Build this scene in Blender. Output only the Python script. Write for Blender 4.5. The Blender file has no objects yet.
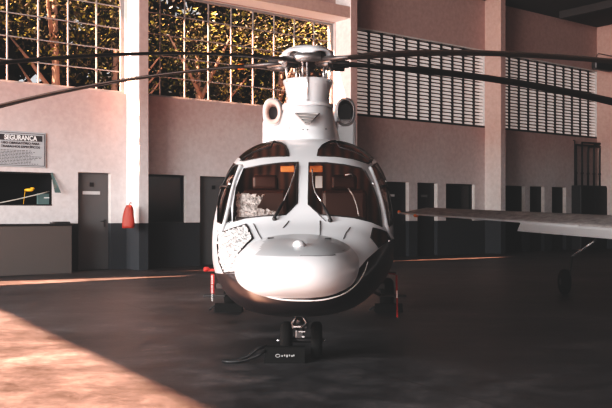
import bpy, bmesh, math, random
from mathutils import Vector, Matrix
from mathutils.bvhtree import BVHTree
from mathutils.geometry import tessellate_polygon
random.seed(7)
sc = bpy.context.scene
COL = sc.collection
F = 830.0; H0 = 214.0; CH = 1.22

# ------------------------------------------------------------------ camera
cam_d = bpy.data.cameras.new('camera'); cam = bpy.data.objects.new('camera', cam_d); COL.objects.link(cam)
cam_d.sensor_width = 36; cam_d.lens = F/612*36; cam_d.shift_y = (H0-204)/612
cam.location = (0, 0, CH); cam.rotation_euler = (math.pi/2, 0, 0); cam_d.clip_end = 400
sc.camera = cam

# ------------------------------------------------------------------ materials
def mat(name, col=(.8,.8,.8), rough=.5, metal=0, coat=0, spec=.5):
    m = bpy.data.materials.new(name); m.use_nodes = True
    b = m.node_tree.nodes['Principled BSDF']
    b.inputs['Base Color'].default_value = (*col, 1); b.inputs['Roughness'].default_value = rough
    b.inputs['Metallic'].default_value = metal; b.inputs['Coat Weight'].default_value = coat
    b.inputs['Specular IOR Level'].default_value = spec
    return m
def nd(m, t, **k):
    n = m.node_tree.nodes.new(t)
    for a, v in k.items(): setattr(n, a, v)
    return n
def lk(m, a, b): m.node_tree.links.new(a, b)
def bs(m): return m.node_tree.nodes['Principled BSDF']
def ramp(m, fac, stops):
    r = nd(m, 'ShaderNodeValToRGB'); e = r.color_ramp.elements
    while len(e) < len(stops): e.new(.5)
    for i, (p, c) in enumerate(stops):
        e[i].position = p; e[i].color = (*c, 1) if len(c) == 3 else c
    lk(m, fac, r.inputs[0]); return r.outputs[0]
def noise(m, scale, detail=5, rough=.6, coord='Object', stretch=None):
    tc = nd(m, 'ShaderNodeTexCoord'); n = nd(m, 'ShaderNodeTexNoise')
    n.inputs['Scale'].default_value = scale; n.inputs['Detail'].default_value = detail; n.inputs['Roughness'].default_value = rough
    src = tc.outputs[coord]
    if stretch:
        mp = nd(m, 'ShaderNodeMapping'); mp.inputs['Scale'].default_value = stretch; lk(m, src, mp.inputs[0]); src = mp.outputs[0]
    lk(m, src, n.inputs['Vector']); return n.outputs['Fac']
def bump(m, fac, strength=.3, dist=.01):
    b = nd(m, 'ShaderNodeBump'); b.inputs['Strength'].default_value = strength; b.inputs['Distance'].default_value = dist
    lk(m, fac, b.inputs['Height']); lk(m, b.outputs[0], bs(m).inputs['Normal'])
def mixc(m, fac, a, b, mode='MIX'):
    x = nd(m, 'ShaderNodeMix', data_type='RGBA', blend_type=mode)
    for s, v in ((x.inputs[0], fac), (x.inputs[6], a), (x.inputs[7], b)):
        if isinstance(v, (int, float)): s.default_value = v
        elif isinstance(v, tuple): s.default_value = (*v, 1)
        else: lk(m, v, s)
    return x.outputs[2]

M = {}
# floor: stained dark concrete
m = M['floor'] = mat('stained_concrete', rough=.5, spec=.35)
big = noise(m, .35, 8, .65, stretch=(1, 1.6, 1)); sm = noise(m, 2.2, 10, .75); fine = noise(m, 14, 6, .7)
c1 = ramp(m, big, [(.36, (.019,.0185,.020)), (.5, (.035,.0345,.037)), (.62, (.063,.061,.064))])
c2 = ramp(m, sm, [(.36, (.5,.48,.48)), (.5, (1.05,1.05,1.05)), (.62, (2.0,1.9,1.85))])
c3 = ramp(m, fine, [(.3, (.8,.8,.8)), (.7, (1.2,1.2,1.2))])
cc = mixc(m, 1., mixc(m, 1., c1, c2, 'MULTIPLY'), c3, 'MULTIPLY')
spots = ramp(m, noise(m, 1.1, 12, .8), [(.60, (0,0,0)), (.68, (1,1,1))])
sepn = nd(m, 'ShaderNodeMix', data_type='FLOAT'); lk(m, spots, sepn.inputs[0]); sepn.inputs[2].default_value = 0; sepn.inputs[3].default_value = .5
cc = mixc(m, sepn.outputs[0], cc, (.22,.17,.15))
# expansion joints
tc = nd(m, 'ShaderNodeTexCoord'); mp = nd(m, 'ShaderNodeMapping'); mp.inputs['Rotation'].default_value = (0,0,-.55)
lk(m, tc.outputs['Object'], mp.inputs[0])
br = nd(m, 'ShaderNodeTexBrick'); br.offset = 0
br.inputs['Scale'].default_value = 1; br.inputs['Mortar Size'].default_value = .012; br.inputs['Brick Width'].default_value = 3.8; br.inputs['Row Height'].default_value = 3.4
lk(m, mp.outputs[0], br.inputs['Vector'])
inv = nd(m, 'ShaderNodeMath', operation='MULTIPLY'); lk(m, br.outputs['Fac'], inv.inputs[0]); inv.inputs[1].default_value = .55
cc = mixc(m, inv.outputs[0], cc, (.015,.012,.012))
lk(m, cc, bs(m).inputs['Base Color'])
rr = nd(m, 'ShaderNodeMapRange'); lk(m, sm, rr.inputs[0]); rr.inputs[3].default_value = .32; rr.inputs[4].default_value = .68
lk(m, rr.outputs[0], bs(m).inputs['Roughness']); bump(m, fine, .25, .004)

# plaster: pink above, paler below, dark dado at the foot
def plaster(name, top, low, dado):
    m = mat(name, rough=.85, spec=.2)
    tc = nd(m, 'ShaderNodeTexCoord'); sp = nd(m, 'ShaderNodeSeparateXYZ'); lk(m, tc.outputs['Object'], sp.inputs[0])
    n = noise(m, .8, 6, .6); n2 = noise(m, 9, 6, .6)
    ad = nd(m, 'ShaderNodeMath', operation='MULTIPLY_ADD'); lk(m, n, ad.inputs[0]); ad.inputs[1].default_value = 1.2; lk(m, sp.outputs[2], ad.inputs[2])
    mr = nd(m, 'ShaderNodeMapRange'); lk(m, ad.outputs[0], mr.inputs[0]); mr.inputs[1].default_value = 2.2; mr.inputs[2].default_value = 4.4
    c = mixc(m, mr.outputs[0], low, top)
    v = ramp(m, n2, [(.3, (.88,.86,.86)), (.7, (1.05,1.05,1.05))]); c = mixc(m, 1., c, v, 'MULTIPLY')
    if dado:
        lt = nd(m, 'ShaderNodeMath', operation='LESS_THAN'); lk(m, sp.outputs[2], lt.inputs[0]); lt.inputs[1].default_value = 1.02
        c = mixc(m, lt.outputs[0], c, (.040,.043,.048))
    lk(m, c, bs(m).inputs['Base Color']); bump(m, n2, .2, .01)
    return m
M['wall'] = plaster('pink_plaster', (.48,.325,.30), (.66,.62,.62), True)  # paler low tone paints in the light on the lower wall
M['pillar'] = plaster('sun_whitened_plaster', (.86,.78,.75), (.78,.75,.73), True)  # first pillars whitened to paint in sunlight on their sides
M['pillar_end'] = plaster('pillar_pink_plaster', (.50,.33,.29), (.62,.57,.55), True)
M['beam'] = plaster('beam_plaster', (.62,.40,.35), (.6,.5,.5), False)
M['soffit'] = mat('lit_white_soffit', (.85,.80,.78), .8)  # beam underside whitened to paint in the light falling on it
M['ceiling'] = mat('dark_ceiling', (.035,.033,.034), .8)
M['darkwall'] = mat('dark_wall_paint', (.05,.045,.045), .8)
M['door'] = mat('grey_door_paint', (.10,.098,.10), .5)
M['doord'] = mat('charcoal_door_paint', (.022,.022,.024), .5)
M['dark'] = mat('dark_void', (.012,.013,.014), .5)
M['jamb'] = plaster('white_jamb_paint', (.62,.58,.56), (.62,.58,.56), True)
M['counter'] = mat('counter_grey', (.085,.072,.068), .7); bump(M['counter'], noise(M['counter'], 12), .2)
M['black'] = mat('matte_black', (.012,.012,.013), .55)
M['blackgloss'] = mat('gloss_black', (.010,.010,.012), .22, coat=.3)
M['rubber'] = mat('black_rubber', (.007,.007,.007), .85, spec=.15)
M['steel'] = mat('brushed_steel', (.45,.45,.46), .35, .9)
M['darksteel'] = mat('dark_steel', (.07,.068,.07), .4, .6)
M['bronze'] = mat('brown_grease_metal', (.16,.075,.045), .4, .5)
M['chrome'] = mat('pale_alloy', (.75,.75,.76), .25, .8)
M['red'] = mat('red_fabric', (.30,.015,.012), .8)
M['redb'] = mat('red_cover_vinyl', (.30,.03,.018), .6)
M['orange'] = mat('orange_tape', (.85,.22,.04), .6)
M['yellow'] = mat('yellow_plastic', (.85,.45,.03), .5)
M['teal'] = mat('teal_grey_plastic', (.10,.16,.16), .5)
M['white'] = mat('white_marking', (.8,.8,.8), .6)
M['paleor'] = mat('pale_orange', (.75,.42,.3), .6)
M['wingw'] = mat('wing_white', (.62,.62,.63), .45); 
M['wingtop'] = mat('wing_upper_dusty', (.20,.185,.18), .7)
n_ = noise(M['wingtop'], 8, 8, .7); lk(M['wingtop'], ramp(M['wingtop'], n_, [(.3,(.22,.20,.20)),(.7,(.52,.49,.48))]), bs(M['wingtop']).inputs['Base Color'])
m = M['cloud_white'] = mat('helicopter_white', (.74,.76,.79), .28, coat=.5)
# fuselage: inside face is dark brown trim
def two_sided(name, col, rough, inner, coat=.5):
    m = mat(name, col, rough, coat=coat); g = nd(m, 'ShaderNodeNewGeometry')
    c = mixc(m, g.outputs['Backfacing'], col, inner); lk(m, c, bs(m).inputs['Base Color'])
    return m
M['fw'] = two_sided('fuselage_white', (.74,.76,.79), .28, (.06,.025,.018))
M['fb'] = two_sided('fuselage_black', (.010,.010,.012), .3, (.02,.012,.01), .15)
M['rad'] = mat('radome_white', (.74,.76,.79), .3, coat=.4)
M['radtop'] = mat('radome_grey_panel', (.40,.42,.44), .35, coat=.3)
# glass
def glass(name, tint, op, rough=.03, fk=.5):
    m = bpy.data.materials.new(name); m.use_nodes = True; nt = m.node_tree; nt.nodes.remove(nt.nodes['Principled BSDF'])
    out = nt.nodes['Material Output']
    tr = nd(m, 'ShaderNodeBsdfTransparent'); tr.inputs[0].default_value = (*tint, 1)
    gl = nd(m, 'ShaderNodeBsdfGlossy'); gl.inputs['Roughness'].default_value = rough; gl.inputs[0].default_value = (.9,.88,.86,1)
    fr = nd(m, 'ShaderNodeLayerWeight'); fr.inputs[0].default_value = .25
    ma = nd(m, 'ShaderNodeMath', operation='MULTIPLY_ADD'); lk(m, fr.outputs['Fresnel'], ma.inputs[0]); ma.inputs[1].default_value = fk; ma.inputs[2].default_value = op
    mx = nd(m, 'ShaderNodeMixShader'); lk(m, ma.outputs[0], mx.inputs[0]); lk(m, tr.outputs[0], mx.inputs[1]); lk(m, gl.outputs[0], mx.inputs[2])
    lk(m, mx.outputs[0], out.inputs[0]); return m
M['glass'] = glass('cockpit_glass', (.88,.82,.79), .02, fk=.4)
M['pane'] = glass('window_pane_glass', (.95,.95,.95), .01, fk=.15)
m = M['foil'] = mat('crinkled_foil', (.9,.9,.9), .4, .1)
fo = noise(m, 14, 8, .8, stretch=(1.2,1,3)); bump(m, fo, .8, .04)
lk(m, ramp(m, noise(m, 22, 4, .6), [(.36,(.38,.37,.37)),(.52,(.92,.92,.93))]), bs(m).inputs['Base Color'])  # grey-white ramp paints the crumpled foil's reflections into its colour
m = M['curtain'] = mat('brown_curtain', (.25,.09,.05), .8)
wv = nd(m, 'ShaderNodeTexWave'); wv.inputs['Scale'].default_value = 3.2; wv.inputs['Distortion'].default_value = 2
tc = nd(m, 'ShaderNodeTexCoord'); lk(m, tc.outputs['Object'], wv.inputs[0])
lk(m, ramp(m, wv.outputs['Fac'], [(.0,(.02,.009,.007)),(1,(.11,.045,.03))]), bs(m).inputs['Base Color'])  # wave ramp paints the shade between the folds into the colour
M['leather'] = mat('brown_leather', (.05,.018,.012), .5)
M['visor'] = mat('orange_visor', (.95,.33,.10), .5)
M['panel'] = mat('instrument_panel', (.02,.015,.015), .5)
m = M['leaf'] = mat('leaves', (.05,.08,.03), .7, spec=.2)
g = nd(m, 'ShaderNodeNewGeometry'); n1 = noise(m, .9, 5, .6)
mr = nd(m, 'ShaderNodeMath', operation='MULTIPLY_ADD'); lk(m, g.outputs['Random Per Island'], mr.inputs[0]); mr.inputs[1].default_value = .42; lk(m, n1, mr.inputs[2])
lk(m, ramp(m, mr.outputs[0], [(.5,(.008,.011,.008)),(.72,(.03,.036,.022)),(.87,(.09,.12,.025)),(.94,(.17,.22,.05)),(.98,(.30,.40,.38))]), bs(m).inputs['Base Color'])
m = M['leafd'] = mat('shaded_leaves', (.007,.010,.009), .9, spec=.05)  # darker copy of the leaf material, with the shade in its colour
M['bark'] = mat('bark', (.20,.16,.13), .9)
M['earth'] = mat('earth', (.12,.09,.06), .9)

# ------------------------------------------------------------------ mesh helpers
def link(o, parent=None, label=None, cat=None, group=None, kind=None):
    COL.objects.link(o)
    if parent: o.parent = parent
    if label: o['label'] = label
    if cat: o['category'] = cat
    if group: o['group'] = group
    if kind: o['kind'] = kind
    return o
def empty(name, loc=(0,0,0), rz=0, **k):
    o = bpy.data.objects.new(name, None); o.location = loc; o.rotation_euler = (0,0,rz); return link(o, **k)
class MB:
    def __init__(s): s.bm = bmesh.new(); s.mi = 0
    def box(s, c, size, rot=None, bev=0):
        sx, sy, sz = [v/2 for v in size]; R = rot or Matrix.Identity(3)
        vs = [s.bm.verts.new(Vector(c) + R @ Vector((x*sx, y*sy, z*sz))) for x in (-1,1) for y in (-1,1) for z in (-1,1)]
        fs = [s.bm.faces.new([vs[i] for i in f]) for f in ((0,1,3,2),(4,6,7,5),(0,4,5,1),(2,3,7,6),(0,2,6,4),(1,5,7,3))]
        for f in fs: f.material_index = s.mi
        if bev:
            es = list({e for f in fs for e in f.edges})
            r = bmesh.ops.bevel(s.bm, geom=es, offset=bev, segments=2, affect='EDGES', profile=.5)
            for f in r['faces']: f.material_index = s.mi
        return s
    def quad(s, pts):
        f = s.bm.faces.new([s.bm.verts.new(Vector(p)) for p in pts]); f.material_index = s.mi; return s
    def tube(s, pts, r, n=8, cap=True, closed=False):
        pts = [Vector(p) for p in pts]; N = len(pts)
        rs = r if isinstance(r, (list, tuple)) else [r]*N
        rings = []; up = None
        for i, p in enumerate(pts):
            if closed: d = pts[(i+1) % N] - pts[i-1]
            else: d = pts[min(i+1, N-1)] - pts[max(i-1, 0)]
            if d.length < 1e-9: d = Vector((0,0,1))
            d.normalize()
            if up is None: up = d.orthogonal().normalized()
            up = (up - d*up.dot(d))
            up = up.normalized() if up.length > 1e-5 else d.orthogonal().normalized()
            v = d.cross(up)
            rings.append([s.bm.verts.new(p + (up*math.cos(a) + v*math.sin(a))*rs[i]) for a in [2*math.pi*k/n for k in range(n)]])
        for i in range(N if closed else N-1):
            a, b = rings[i], rings[(i+1) % N]
            for k in range(n):
                f = s.bm.faces.new((a[k], a[(k+1)%n], b[(k+1)%n], b[k])); f.material_index = s.mi; f.smooth = True
        if cap and not closed:
            for rr in (rings[0][::-1], rings[-1]):
                f = s.bm.faces.new(rr); f.material_index = s.mi
        return s
    def rings(s, rings, cap0=True, cap1=True, smooth=True):
        R = [[s.bm.verts.new(Vector(p)) for p in r] for r in rings]
        for a, b in zip(R, R[1:]):
            n = len(a)
            for k in range(n):
                f = s.bm.faces.new((a[k], a[(k+1)%n], b[(k+1)%n], b[k])); f.material_index = s.mi; f.smooth = smooth
        if cap0: f = s.bm.faces.new(R[0][::-1]); f.material_index = s.mi
        if cap1: f = s.bm.faces.new(R[-1]); f.material_index = s.mi
        return s
    def sphere(s, c, r, u=16, v=10):
        r = r if isinstance(r, (list, tuple)) else (r, r, r)
        rg = []
        for i in range(1, v):
            t = math.pi*i/v
            rg.append([(c[0]+r[0]*math.sin(t)*math.cos(2*math.pi*k/u), c[1]+r[1]*math.sin(t)*math.sin(2*math.pi*k/u), c[2]-r[2]*math.cos(t)) for k in range(u)])
        return s.rings(rg)
    def lathe(s, c, axis, prof, n=24):
        ax = Vector(axis).normalized(); u = ax.orthogonal().normalized(); v = ax.cross(u); c = Vector(c)
        return s.rings([[c + ax*h + (u*math.cos(a)+v*math.sin(a))*max(r, 1e-4) for a in [2*math.pi*k/n for k in range(n)]] for h, r in prof])
    def build(s, name, mats, parent=None, fix=True, **k):
        if fix: bmesh.ops.recalc_face_normals(s.bm, faces=s.bm.faces)
        me = bpy.data.meshes.new(name); s.bm.to_mesh(me); s.bm.free()
        for mm in (mats if isinstance(mats, (list, tuple)) else [mats]): me.materials.append(mm)
        return link(bpy.data.objects.new(name, me), parent=parent, **k)
def text(name, body, size, loc, rot, m, parent=None, ext=.001, bold=0, align='LEFT', sx=1):
    cu = bpy.data.curves.new(name, 'FONT'); cu.body = body; cu.size = size; cu.extrude = ext; cu.offset = bold; cu.align_x = align
    o = bpy.data.objects.new(name, cu); me = bpy.data.meshes.new_from_object(o); bpy.data.objects.remove(o)
    o = bpy.data.objects.new(name, me); me.materials.append(m)
    M4 = Matrix.Translation(Vector(loc)) @ rot.to_4x4() @ Matrix.Diagonal((sx,1,1,1)); me.transform(M4)
    return link(o, parent=parent)

# ------------------------------------------------------------------ the long wall: coordinates s (along), o (out), z
P0 = Vector((-3.92, 18.5, 0)); T = Vector((1.294, 1, 0)).normalized(); N = Vector((T.y, -T.x, 0))
WR = Matrix((T, -N, Vector((0,0,1)))).transposed()       # local x along wall, y into wall, z up
def W(s, o, z): return P0 + T*s + N*o + Vector((0,0,z))
def hit(px, py, off=0.):                                  # image point -> (s, z) on the plane `off` metres out from the wall
    r = (px-306)/F; d = Vector((r, 1, (H0-py)/F)); q = P0 + N*off
    t = N.dot(q)/N.dot(d); p = d*t
    return (p-P0).dot(T), CH + p.z
S = lambda px, off=0.: hit(px, 200, off)[0]

WTOP = 7.86; PW, PD = .22, .62; BAY = (S(485)-S(126.5))/2
SP = [S(126.5)+PW/2+BAY*i for i in range(-1, 5)]          # pillar positions
ZS, ZT = 3.90, 6.30
def opening(x0, x1, y0, y1=None, z0=None):
    s0, z1 = hit(x0, y0); s1, _ = hit(x1, y0)
    zb = z0 if z0 is not None else hit((x0+x1)/2, y1)[1]
    return (s0, s1, zb, z1)
OP = {}
for i in range(4): OP['bay%d' % i] = (SP[i]+PW/2+.02, SP[i+1]-PW/2-.02, ZS, ZT)
sv = opening(-40, 52, 170, 205.5); OP['service'] = sv
OP['d1'] = opening(78, 111, 172, z0=0.002)
OP['p3'] = opening(147.5, 186, 174, z0=1.02)
OP['d2'] = opening(200, 233, 176, z0=0.002)
OP['d3'] = opening(380, 409, 180.5, z0=0.002)
OP['d4'] = opening(417.5, 437.5, 181, z0=0.002)
OP['p4'] = opening(446, 474.5, 182, z0=1.02)
OP['d5'] = opening(503.5, 525, 183.5, z0=0.002)
OP['d6'] = opening(530, 544.5, 184, z0=0.002)
OP['d7'] = opening(552, 566, 184, z0=0.002)
for k_ in ('d3','d4','p4','d5','d6','d7'):
    a = OP[k_]; OP[k_] = (a[0], a[1], a[2], 2.13)

SMIN, SMAX = SP[0]-4, SP[5]
TH = .30
def wallmesh():
    mb = MB(); ss = sorted({SMIN, SMAX, *[v for o in OP.values() for v in o[:2]]}); zs = sorted({0, WTOP, 1.02, *[v for o in OP.values() for v in o[2:]]})
    inside = lambda s, z: any(o[0] < s < o[1] and o[2] < z < o[3] for o in OP.values())
    for a, b in zip(ss, ss[1:]):
        for c, d in zip(zs, zs[1:]):
            if not inside((a+b)/2, (c+d)/2):
                mb.quad([W(a,0,c), W(b,0,c), W(b,0,d), W(a,0,d)]); mb.quad([W(a,-TH,d), W(b,-TH,d), W(b,-TH,c), W(a,-TH,c)])
    mb.mi = 1
    for k_, o in OP.items():
        a, b, c, d = o
        mb.quad([W(b,0,c), W(b,-TH,c), W(b,-TH,d), W(b,0,d)]); mb.quad([W(a,0,d), W(a,-TH,d), W(a,-TH,c), W(a,0,c)])
        mb.quad([W(a,0,d), W(b,0,d), W(b,-TH,d), W(a,-TH,d)]); mb.quad([W(a,0,c), W(a,-TH,c), W(b,-TH,c), W(b,0,c)])
    mb.mi = 0
    mb.quad([W(SMIN,0,WTOP), W(SMAX,0,WTOP), W(SMAX,-TH,WTOP), W(SMIN,-TH,WTOP)])
    mb.quad([W(SMIN,0,0), W(SMIN,0,WTOP), W(SMIN,-TH,WTOP), W(SMIN,-TH,0)])
    return mb
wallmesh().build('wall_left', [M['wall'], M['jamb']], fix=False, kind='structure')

for i, s in enumerate(SP[:5]):
    mb = MB(); mb.box(W(s, PD/2, WTOP/2), (PW, PD, WTOP), WR); mm = M['pillar'] if i < 3 else M['pillar_end']
    # front faces pink, sides of the first pillars keep the sun-whitened tone
    o = mb.build('trim_%d' % (i+1), [mm, M['wall']], kind='structure')
    for p in o.data.polygons:
        if p.normal.dot(N) > .9 and i < 4: p.material_index = 1
# beams over the glazed bays, flush with the pillar fronts
for i in range(2):
    a, b = SP[i]+PW/2, SP[i+1]-PW/2
    mb = MB(); mb.box(W((a+b)/2, PD/2-.01, 6.48), (b-a, PD-.02, .30), WR); mb.mi = 1
    o = mb.build('trim_%d' % (i+6), [M['beam'], M['soffit']], kind='structure')
    for p in o.data.polygons:
        if p.normal.z < -.9: p.material_index = 1

def struct_window(name, a, b, c, d, cols, rows):
    r = empty(name, W((a+b)/2, -.1, c), kind='structure'); inv = Matrix.Translation(-r.location)
    mb = MB(); off = -.10; fw = .05
    def bar(s0, s1, z0, z1, t=.05): mb.box(W((s0+s1)/2, off, (z0+z1)/2)-r.location, (s1-s0, t, z1-z0), WR)
    bar(a, b, c, c+fw); bar(a, b, d-fw, d); bar(a, a+fw, c, d); bar(b-fw*1.6, b, c, d)
    cw = (b-a)/cols
    for k in range(1, cols): bar(a+cw*k-.013, a+cw*k+.013, c+fw, d-fw, .035)
    rh = (d-c)/rows
    for k in range(1, rows): bar(a+fw, b-fw, c+rh*k-.011, c+rh*k+.011, .03)
    mb.build('window_frame', M['framegrey'], r)
    MB().quad([W(a,off,c)-r.location, W(b,off,c)-r.location, W(b,off,d)-r.location, W(a,off,d)-r.location]).build('pane', M['pane'], r)
M['framegrey'] = mat('grey_window_frame', (.24,.23,.23), .6)
for i in range(2):
    a, b, c, d = OP['bay%d' % i]; struct_window('window_%d' % (i+1), a, b, c, d, 9, 5)
# louvred concrete screens in the right-hand bays
m = M['louv'] = mat('backlit_louvre_blade', (.92,.86,.84), .7)
bs(m).inputs['Emission Color'].default_value = (1,.80,.74,1); bs(m).inputs['Emission Strength'].default_value = .20  # blades glow a little, standing in for light from behind
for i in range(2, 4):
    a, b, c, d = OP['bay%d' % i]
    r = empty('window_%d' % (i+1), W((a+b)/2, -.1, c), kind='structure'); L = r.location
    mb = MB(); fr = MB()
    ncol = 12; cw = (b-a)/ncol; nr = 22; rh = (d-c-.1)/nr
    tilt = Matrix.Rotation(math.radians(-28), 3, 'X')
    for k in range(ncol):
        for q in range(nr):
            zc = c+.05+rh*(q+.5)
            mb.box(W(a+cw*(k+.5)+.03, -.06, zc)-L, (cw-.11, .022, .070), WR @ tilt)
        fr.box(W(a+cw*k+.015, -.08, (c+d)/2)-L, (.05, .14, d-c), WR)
    fr.box(W((a+b)/2, -.08, c+.03)-L, (b-a, .16, .06), WR); fr.box(W((a+b)/2, -.23, (c+d)/2)-L, (b-a, .02, d-c), WR)  # thin dark sheet added behind the blades to darken the gaps
    mb.build('louvre_blades', M['louv'], r); fr.build('louvre_mullions_backing', M['dark'], r)
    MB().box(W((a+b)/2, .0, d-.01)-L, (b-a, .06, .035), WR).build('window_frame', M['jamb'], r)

# doors
def door(i, key, m, plate=None, handle=True, dep=.13, symbol=False, hinge=True):
    a, b, c, d = OP[key]
    r = empty('door_%d' % i, W((a+b)/2, -dep, c), kind='structure'); L = r.location
    mb = MB(); w = b-a; h = d-c
    mb.box(W((a+b)/2, -dep-.03, (c+d)/2)-L, (w-.01, .05, h-.01), WR)
    mb.box(W((a+b)/2, -dep-.002, (c+d)/2)-L, (w-.12, .012, h-.12), WR, .004)
    mb.build('door_leaf', m, r)
    MB().box(W((a+b)/2, -TH-.03, h/2+.1)-L, (w+.3, .05, h+.3), WR).build('door_light_block', M['dark'], r)  # unseen slab added behind the door to stop sun leaking in
    if handle:
        hb = MB(); hx = b-.10
        hb.box(W(hx, -dep+.012, 1.02)-L, (.035,.012,.16), WR); hb.tube([W(hx,-dep+.01,1.06)-L, W(hx,-dep+.05,1.06)-L, W(hx-.11,-dep+.05,1.06)-L], .010)
        hb.build('door_handle', M['darksteel'], r)
    if plate:
        z, wd, m2 = plate
        MB().box(W((a+b)/2-.03, -dep+.02, z)-L, (wd, .012, .07), WR, .003).build('door_plate', m2, r)
    if symbol:
        MB().box(W((a+b)/2-.02, -dep+.018, 1.86)-L, (.09, .008, .09), WR).build('door_symbol', M['dark'], r)
M['plate'] = mat('plate_grey', (.55,.54,.54), .5); M['plated'] = mat('plate_dim', (.16,.16,.16), .5)
door(1, 'd1', M['door'], (1.68, .40, M['plate']), symbol=True)
door(2, 'd2', M['door'], None, symbol=True, handle=False)
door(3, 'd3', M['doord'], (1.75, .26, M['plate']))
door(4, 'd4', M['doord'], (1.75, .26, M['plated']))
door(5, 'd5', M['dark']); door(6, 'd6', M['doord']); door(7, 'd7', M['doord'])
for i, key in ((5, 'p3'), (6, 'p4')):
    a, b, c, d = OP[key]
    r = empty('window_%d' % i, W((a+b)/2, -.1, c), kind='structure'); L = r.location
    MB().box(W((a+b)/2, -.16, (c+d)/2)-L, (b-a-.01, .02, d-c-.01), WR).build('pane', mat('dark_glass', (.018,.019,.021), .15), r)
    fr = MB()
    for s0, s1, z0, z1 in ((a,b,c,c+.04),(a,b,d-.04,d),(a,a+.04,c,d),(b-.04,b,c,d)): fr.box(W((s0+s1)/2,-.13,(z0+z1)/2)-L, (s1-s0,.05,z1-z0), WR)
    fr.build('window_frame', M['dark'], r)
# service hatch
a, b, c, d = OP['service']
r = empty('window_7', W((a+b)/2, -.2, c), kind='structure'); L = r.location
M['void'] = mat('unlit_interior', (.006,.006,.007), .9, spec=.1)  # near-black colour paints in the shade inside the hatch
ln_ = MB(); ln_.box(W(b-.006, -.38, (c+d)/2)-L, (.02,.74,d-c), WR); ln_.box(W((a+b)/2, -.38, d-.006)-L, (b-a,.74,.02), WR); ln_.box(W(a+.006, -.38, (c+d)/2)-L, (.02,.74,d-c), WR); ln_.build('added_shade_lining', M['void'], r)  # dark panels added inside the opening to make it look shaded
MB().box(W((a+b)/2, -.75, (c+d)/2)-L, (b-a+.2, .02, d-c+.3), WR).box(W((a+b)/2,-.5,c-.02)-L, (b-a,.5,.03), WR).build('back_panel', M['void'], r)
MB().box(W((a+b)/2, -.03, d-.02)-L, (b-a, .07, .03), WR).box(W((a+b)/2, -.03, c+.015)-L, (b-a,.07,.03), WR).build('window_frame', M['dark'], r)
def P(px, py, off=0.):
    s, z = hit(px, py, off); return s, z
s_, z_ = P(44, 199.5, -.15)
mb = MB(); mb.box(W(s_, -.15, c+.14), (.30, .05, .24), WR, .01).box(W(s_, -.15, c+.02), (.16,.12,.03), WR)
mb.mi = 1; mb.box(W(s_+.05, -.115, c+.17), (.12,.004,.02), WR)
mb.build('monitor', [M['teal'], M['white']], label='small teal grey monitor at right end of the service hatch', cat='monitor')
s_, z_ = P(29, 190, -.2)
mb = MB(); mb.sphere(W(s_, -.2, z_), (.10,.05,.035)); mb.sphere(W(s_+.07, -.2, z_+.03), (.05,.04,.03)); mb.tube([W(s_-.08,-.2,z_), W(s_-.12,-.2,c+.0)], .006)
mb.build('yellow_lamp', M['yellow'], label='small yellow lamp head inside the dark service hatch', cat='lamp')
mb = MB(); p0 = W(*(lambda q: (q[0], -.02, q[1]))(P(-38, 209, -.02))); p1 = W(*(lambda q: (q[0], -.02, q[1]))(P(49, 191.5, -.02)))
mb.tube([p0.lerp(p1, t/10) - Vector((0,0,.03*math.sin(math.pi*t/10))) for t in range(11)], .012)
mb.build('rope', mat('pale_rope', (.5,.47,.43), .8), label='pale rope slung diagonally across the service hatch', cat='rope')
mb = MB(); s_ = b-.02
mb.quad([W(s_-.02,.02,d), W(s_+.02,.02,d), W(s_+.14,.14,d-.42), W(s_+.02,.16,d-.42)])
mb.quad([W(s_-.02,.03,d), W(s_+.02,.03,d), W(s_+.14,.15,d-.42), W(s_+.02,.17,d-.42)])
mb.tube([W(s_+.02,.01,d), W(s_+.08,.09,d-.20), W(s_+.15,.15,d-.42)], .008)
mb.build('hatch_flap', M['teal'], label='dark folded flap hanging at right edge of the service hatch', cat='flap')

# counter under the hatch
s1 = S(72, .52); z1 = 1.04
r = empty('service_counter', W(s1-2.2, .27, 0), label='long dark grey service counter below the hatch with a black top', cat='counter'); L = r.location
MB().box(W(s1-2.2, .27, .49)-L, (4.4, .50, .98), WR, .008).build('body', M['counter'], r)
MB().box(W(s1-2.2, .275, 1.0)-L, (4.44, .54, .035), WR, .005).build('countertop', M['black'], r)
mb = MB(); s_, z_ = P(60, 222, .3); mb.box(W(s_, .3, 1.035), (.36, .22, .03), WR, .005)
mb.box(W(s_+.02, .3, 1.058), (.30,.2,.012), WR, .003)
mb.build('folder', M['darksteel'], label='thin dark folder lying on right end of the service counter', cat='folder')

# safety sign
s0, zt = P(-6, 128, .03); s1, _ = P(46, 131, .03); zb = P(46, 168, .03)[1]; zt = P(46, 133, .03)[1]
r = empty('safety_sign', W((s0+s1)/2, .02, zb), label='grey framed safety notice reading SEGURANÇA on the wall above the service hatch', cat='sign'); L = r.location
M['signg'] = mat('sign_face_grey', (.40,.41,.43), .6); M['ink'] = mat('sign_ink', (.03,.03,.035), .7)
w, h = s1-s0, zt-zb; cs = (s0+s1)/2
MB().box(W(cs, .02, (zb+zt)/2)-L, (w, .03, h), WR, .012).build('board', M['signg'], r)
fr = MB(); e = .03
for (c0, c1, d0, d1) in ((s0+e, s1-e, zt-e-.012, zt-e), (s0+e, s1-e, zb+e, zb+e+.012), (s0+e, s0+e+.012, zb+e, zt-e), (s1-e-.012, s1-e, zb+e, zt-e)):
    fr.box(W((c0+c1)/2, .038, (d0+d1)/2)-L, (c1-c0, .006, d1-d0), WR)
fr.build('border', M['ink'], r)
MB().box(W(cs-.0, .04, zt-.13)-L, (w*.84, .008, .12), WR).build('title_band', M['ink'], r)
TR = Matrix((T, Vector((0,0,1)), N)).transposed()
text('title_text', 'SEGURANÇA', .135, W(cs, .046, zt-.175)-L, TR, M['white'], r, bold=.004, align='CENTER', sx=w*.74/.93)
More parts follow.
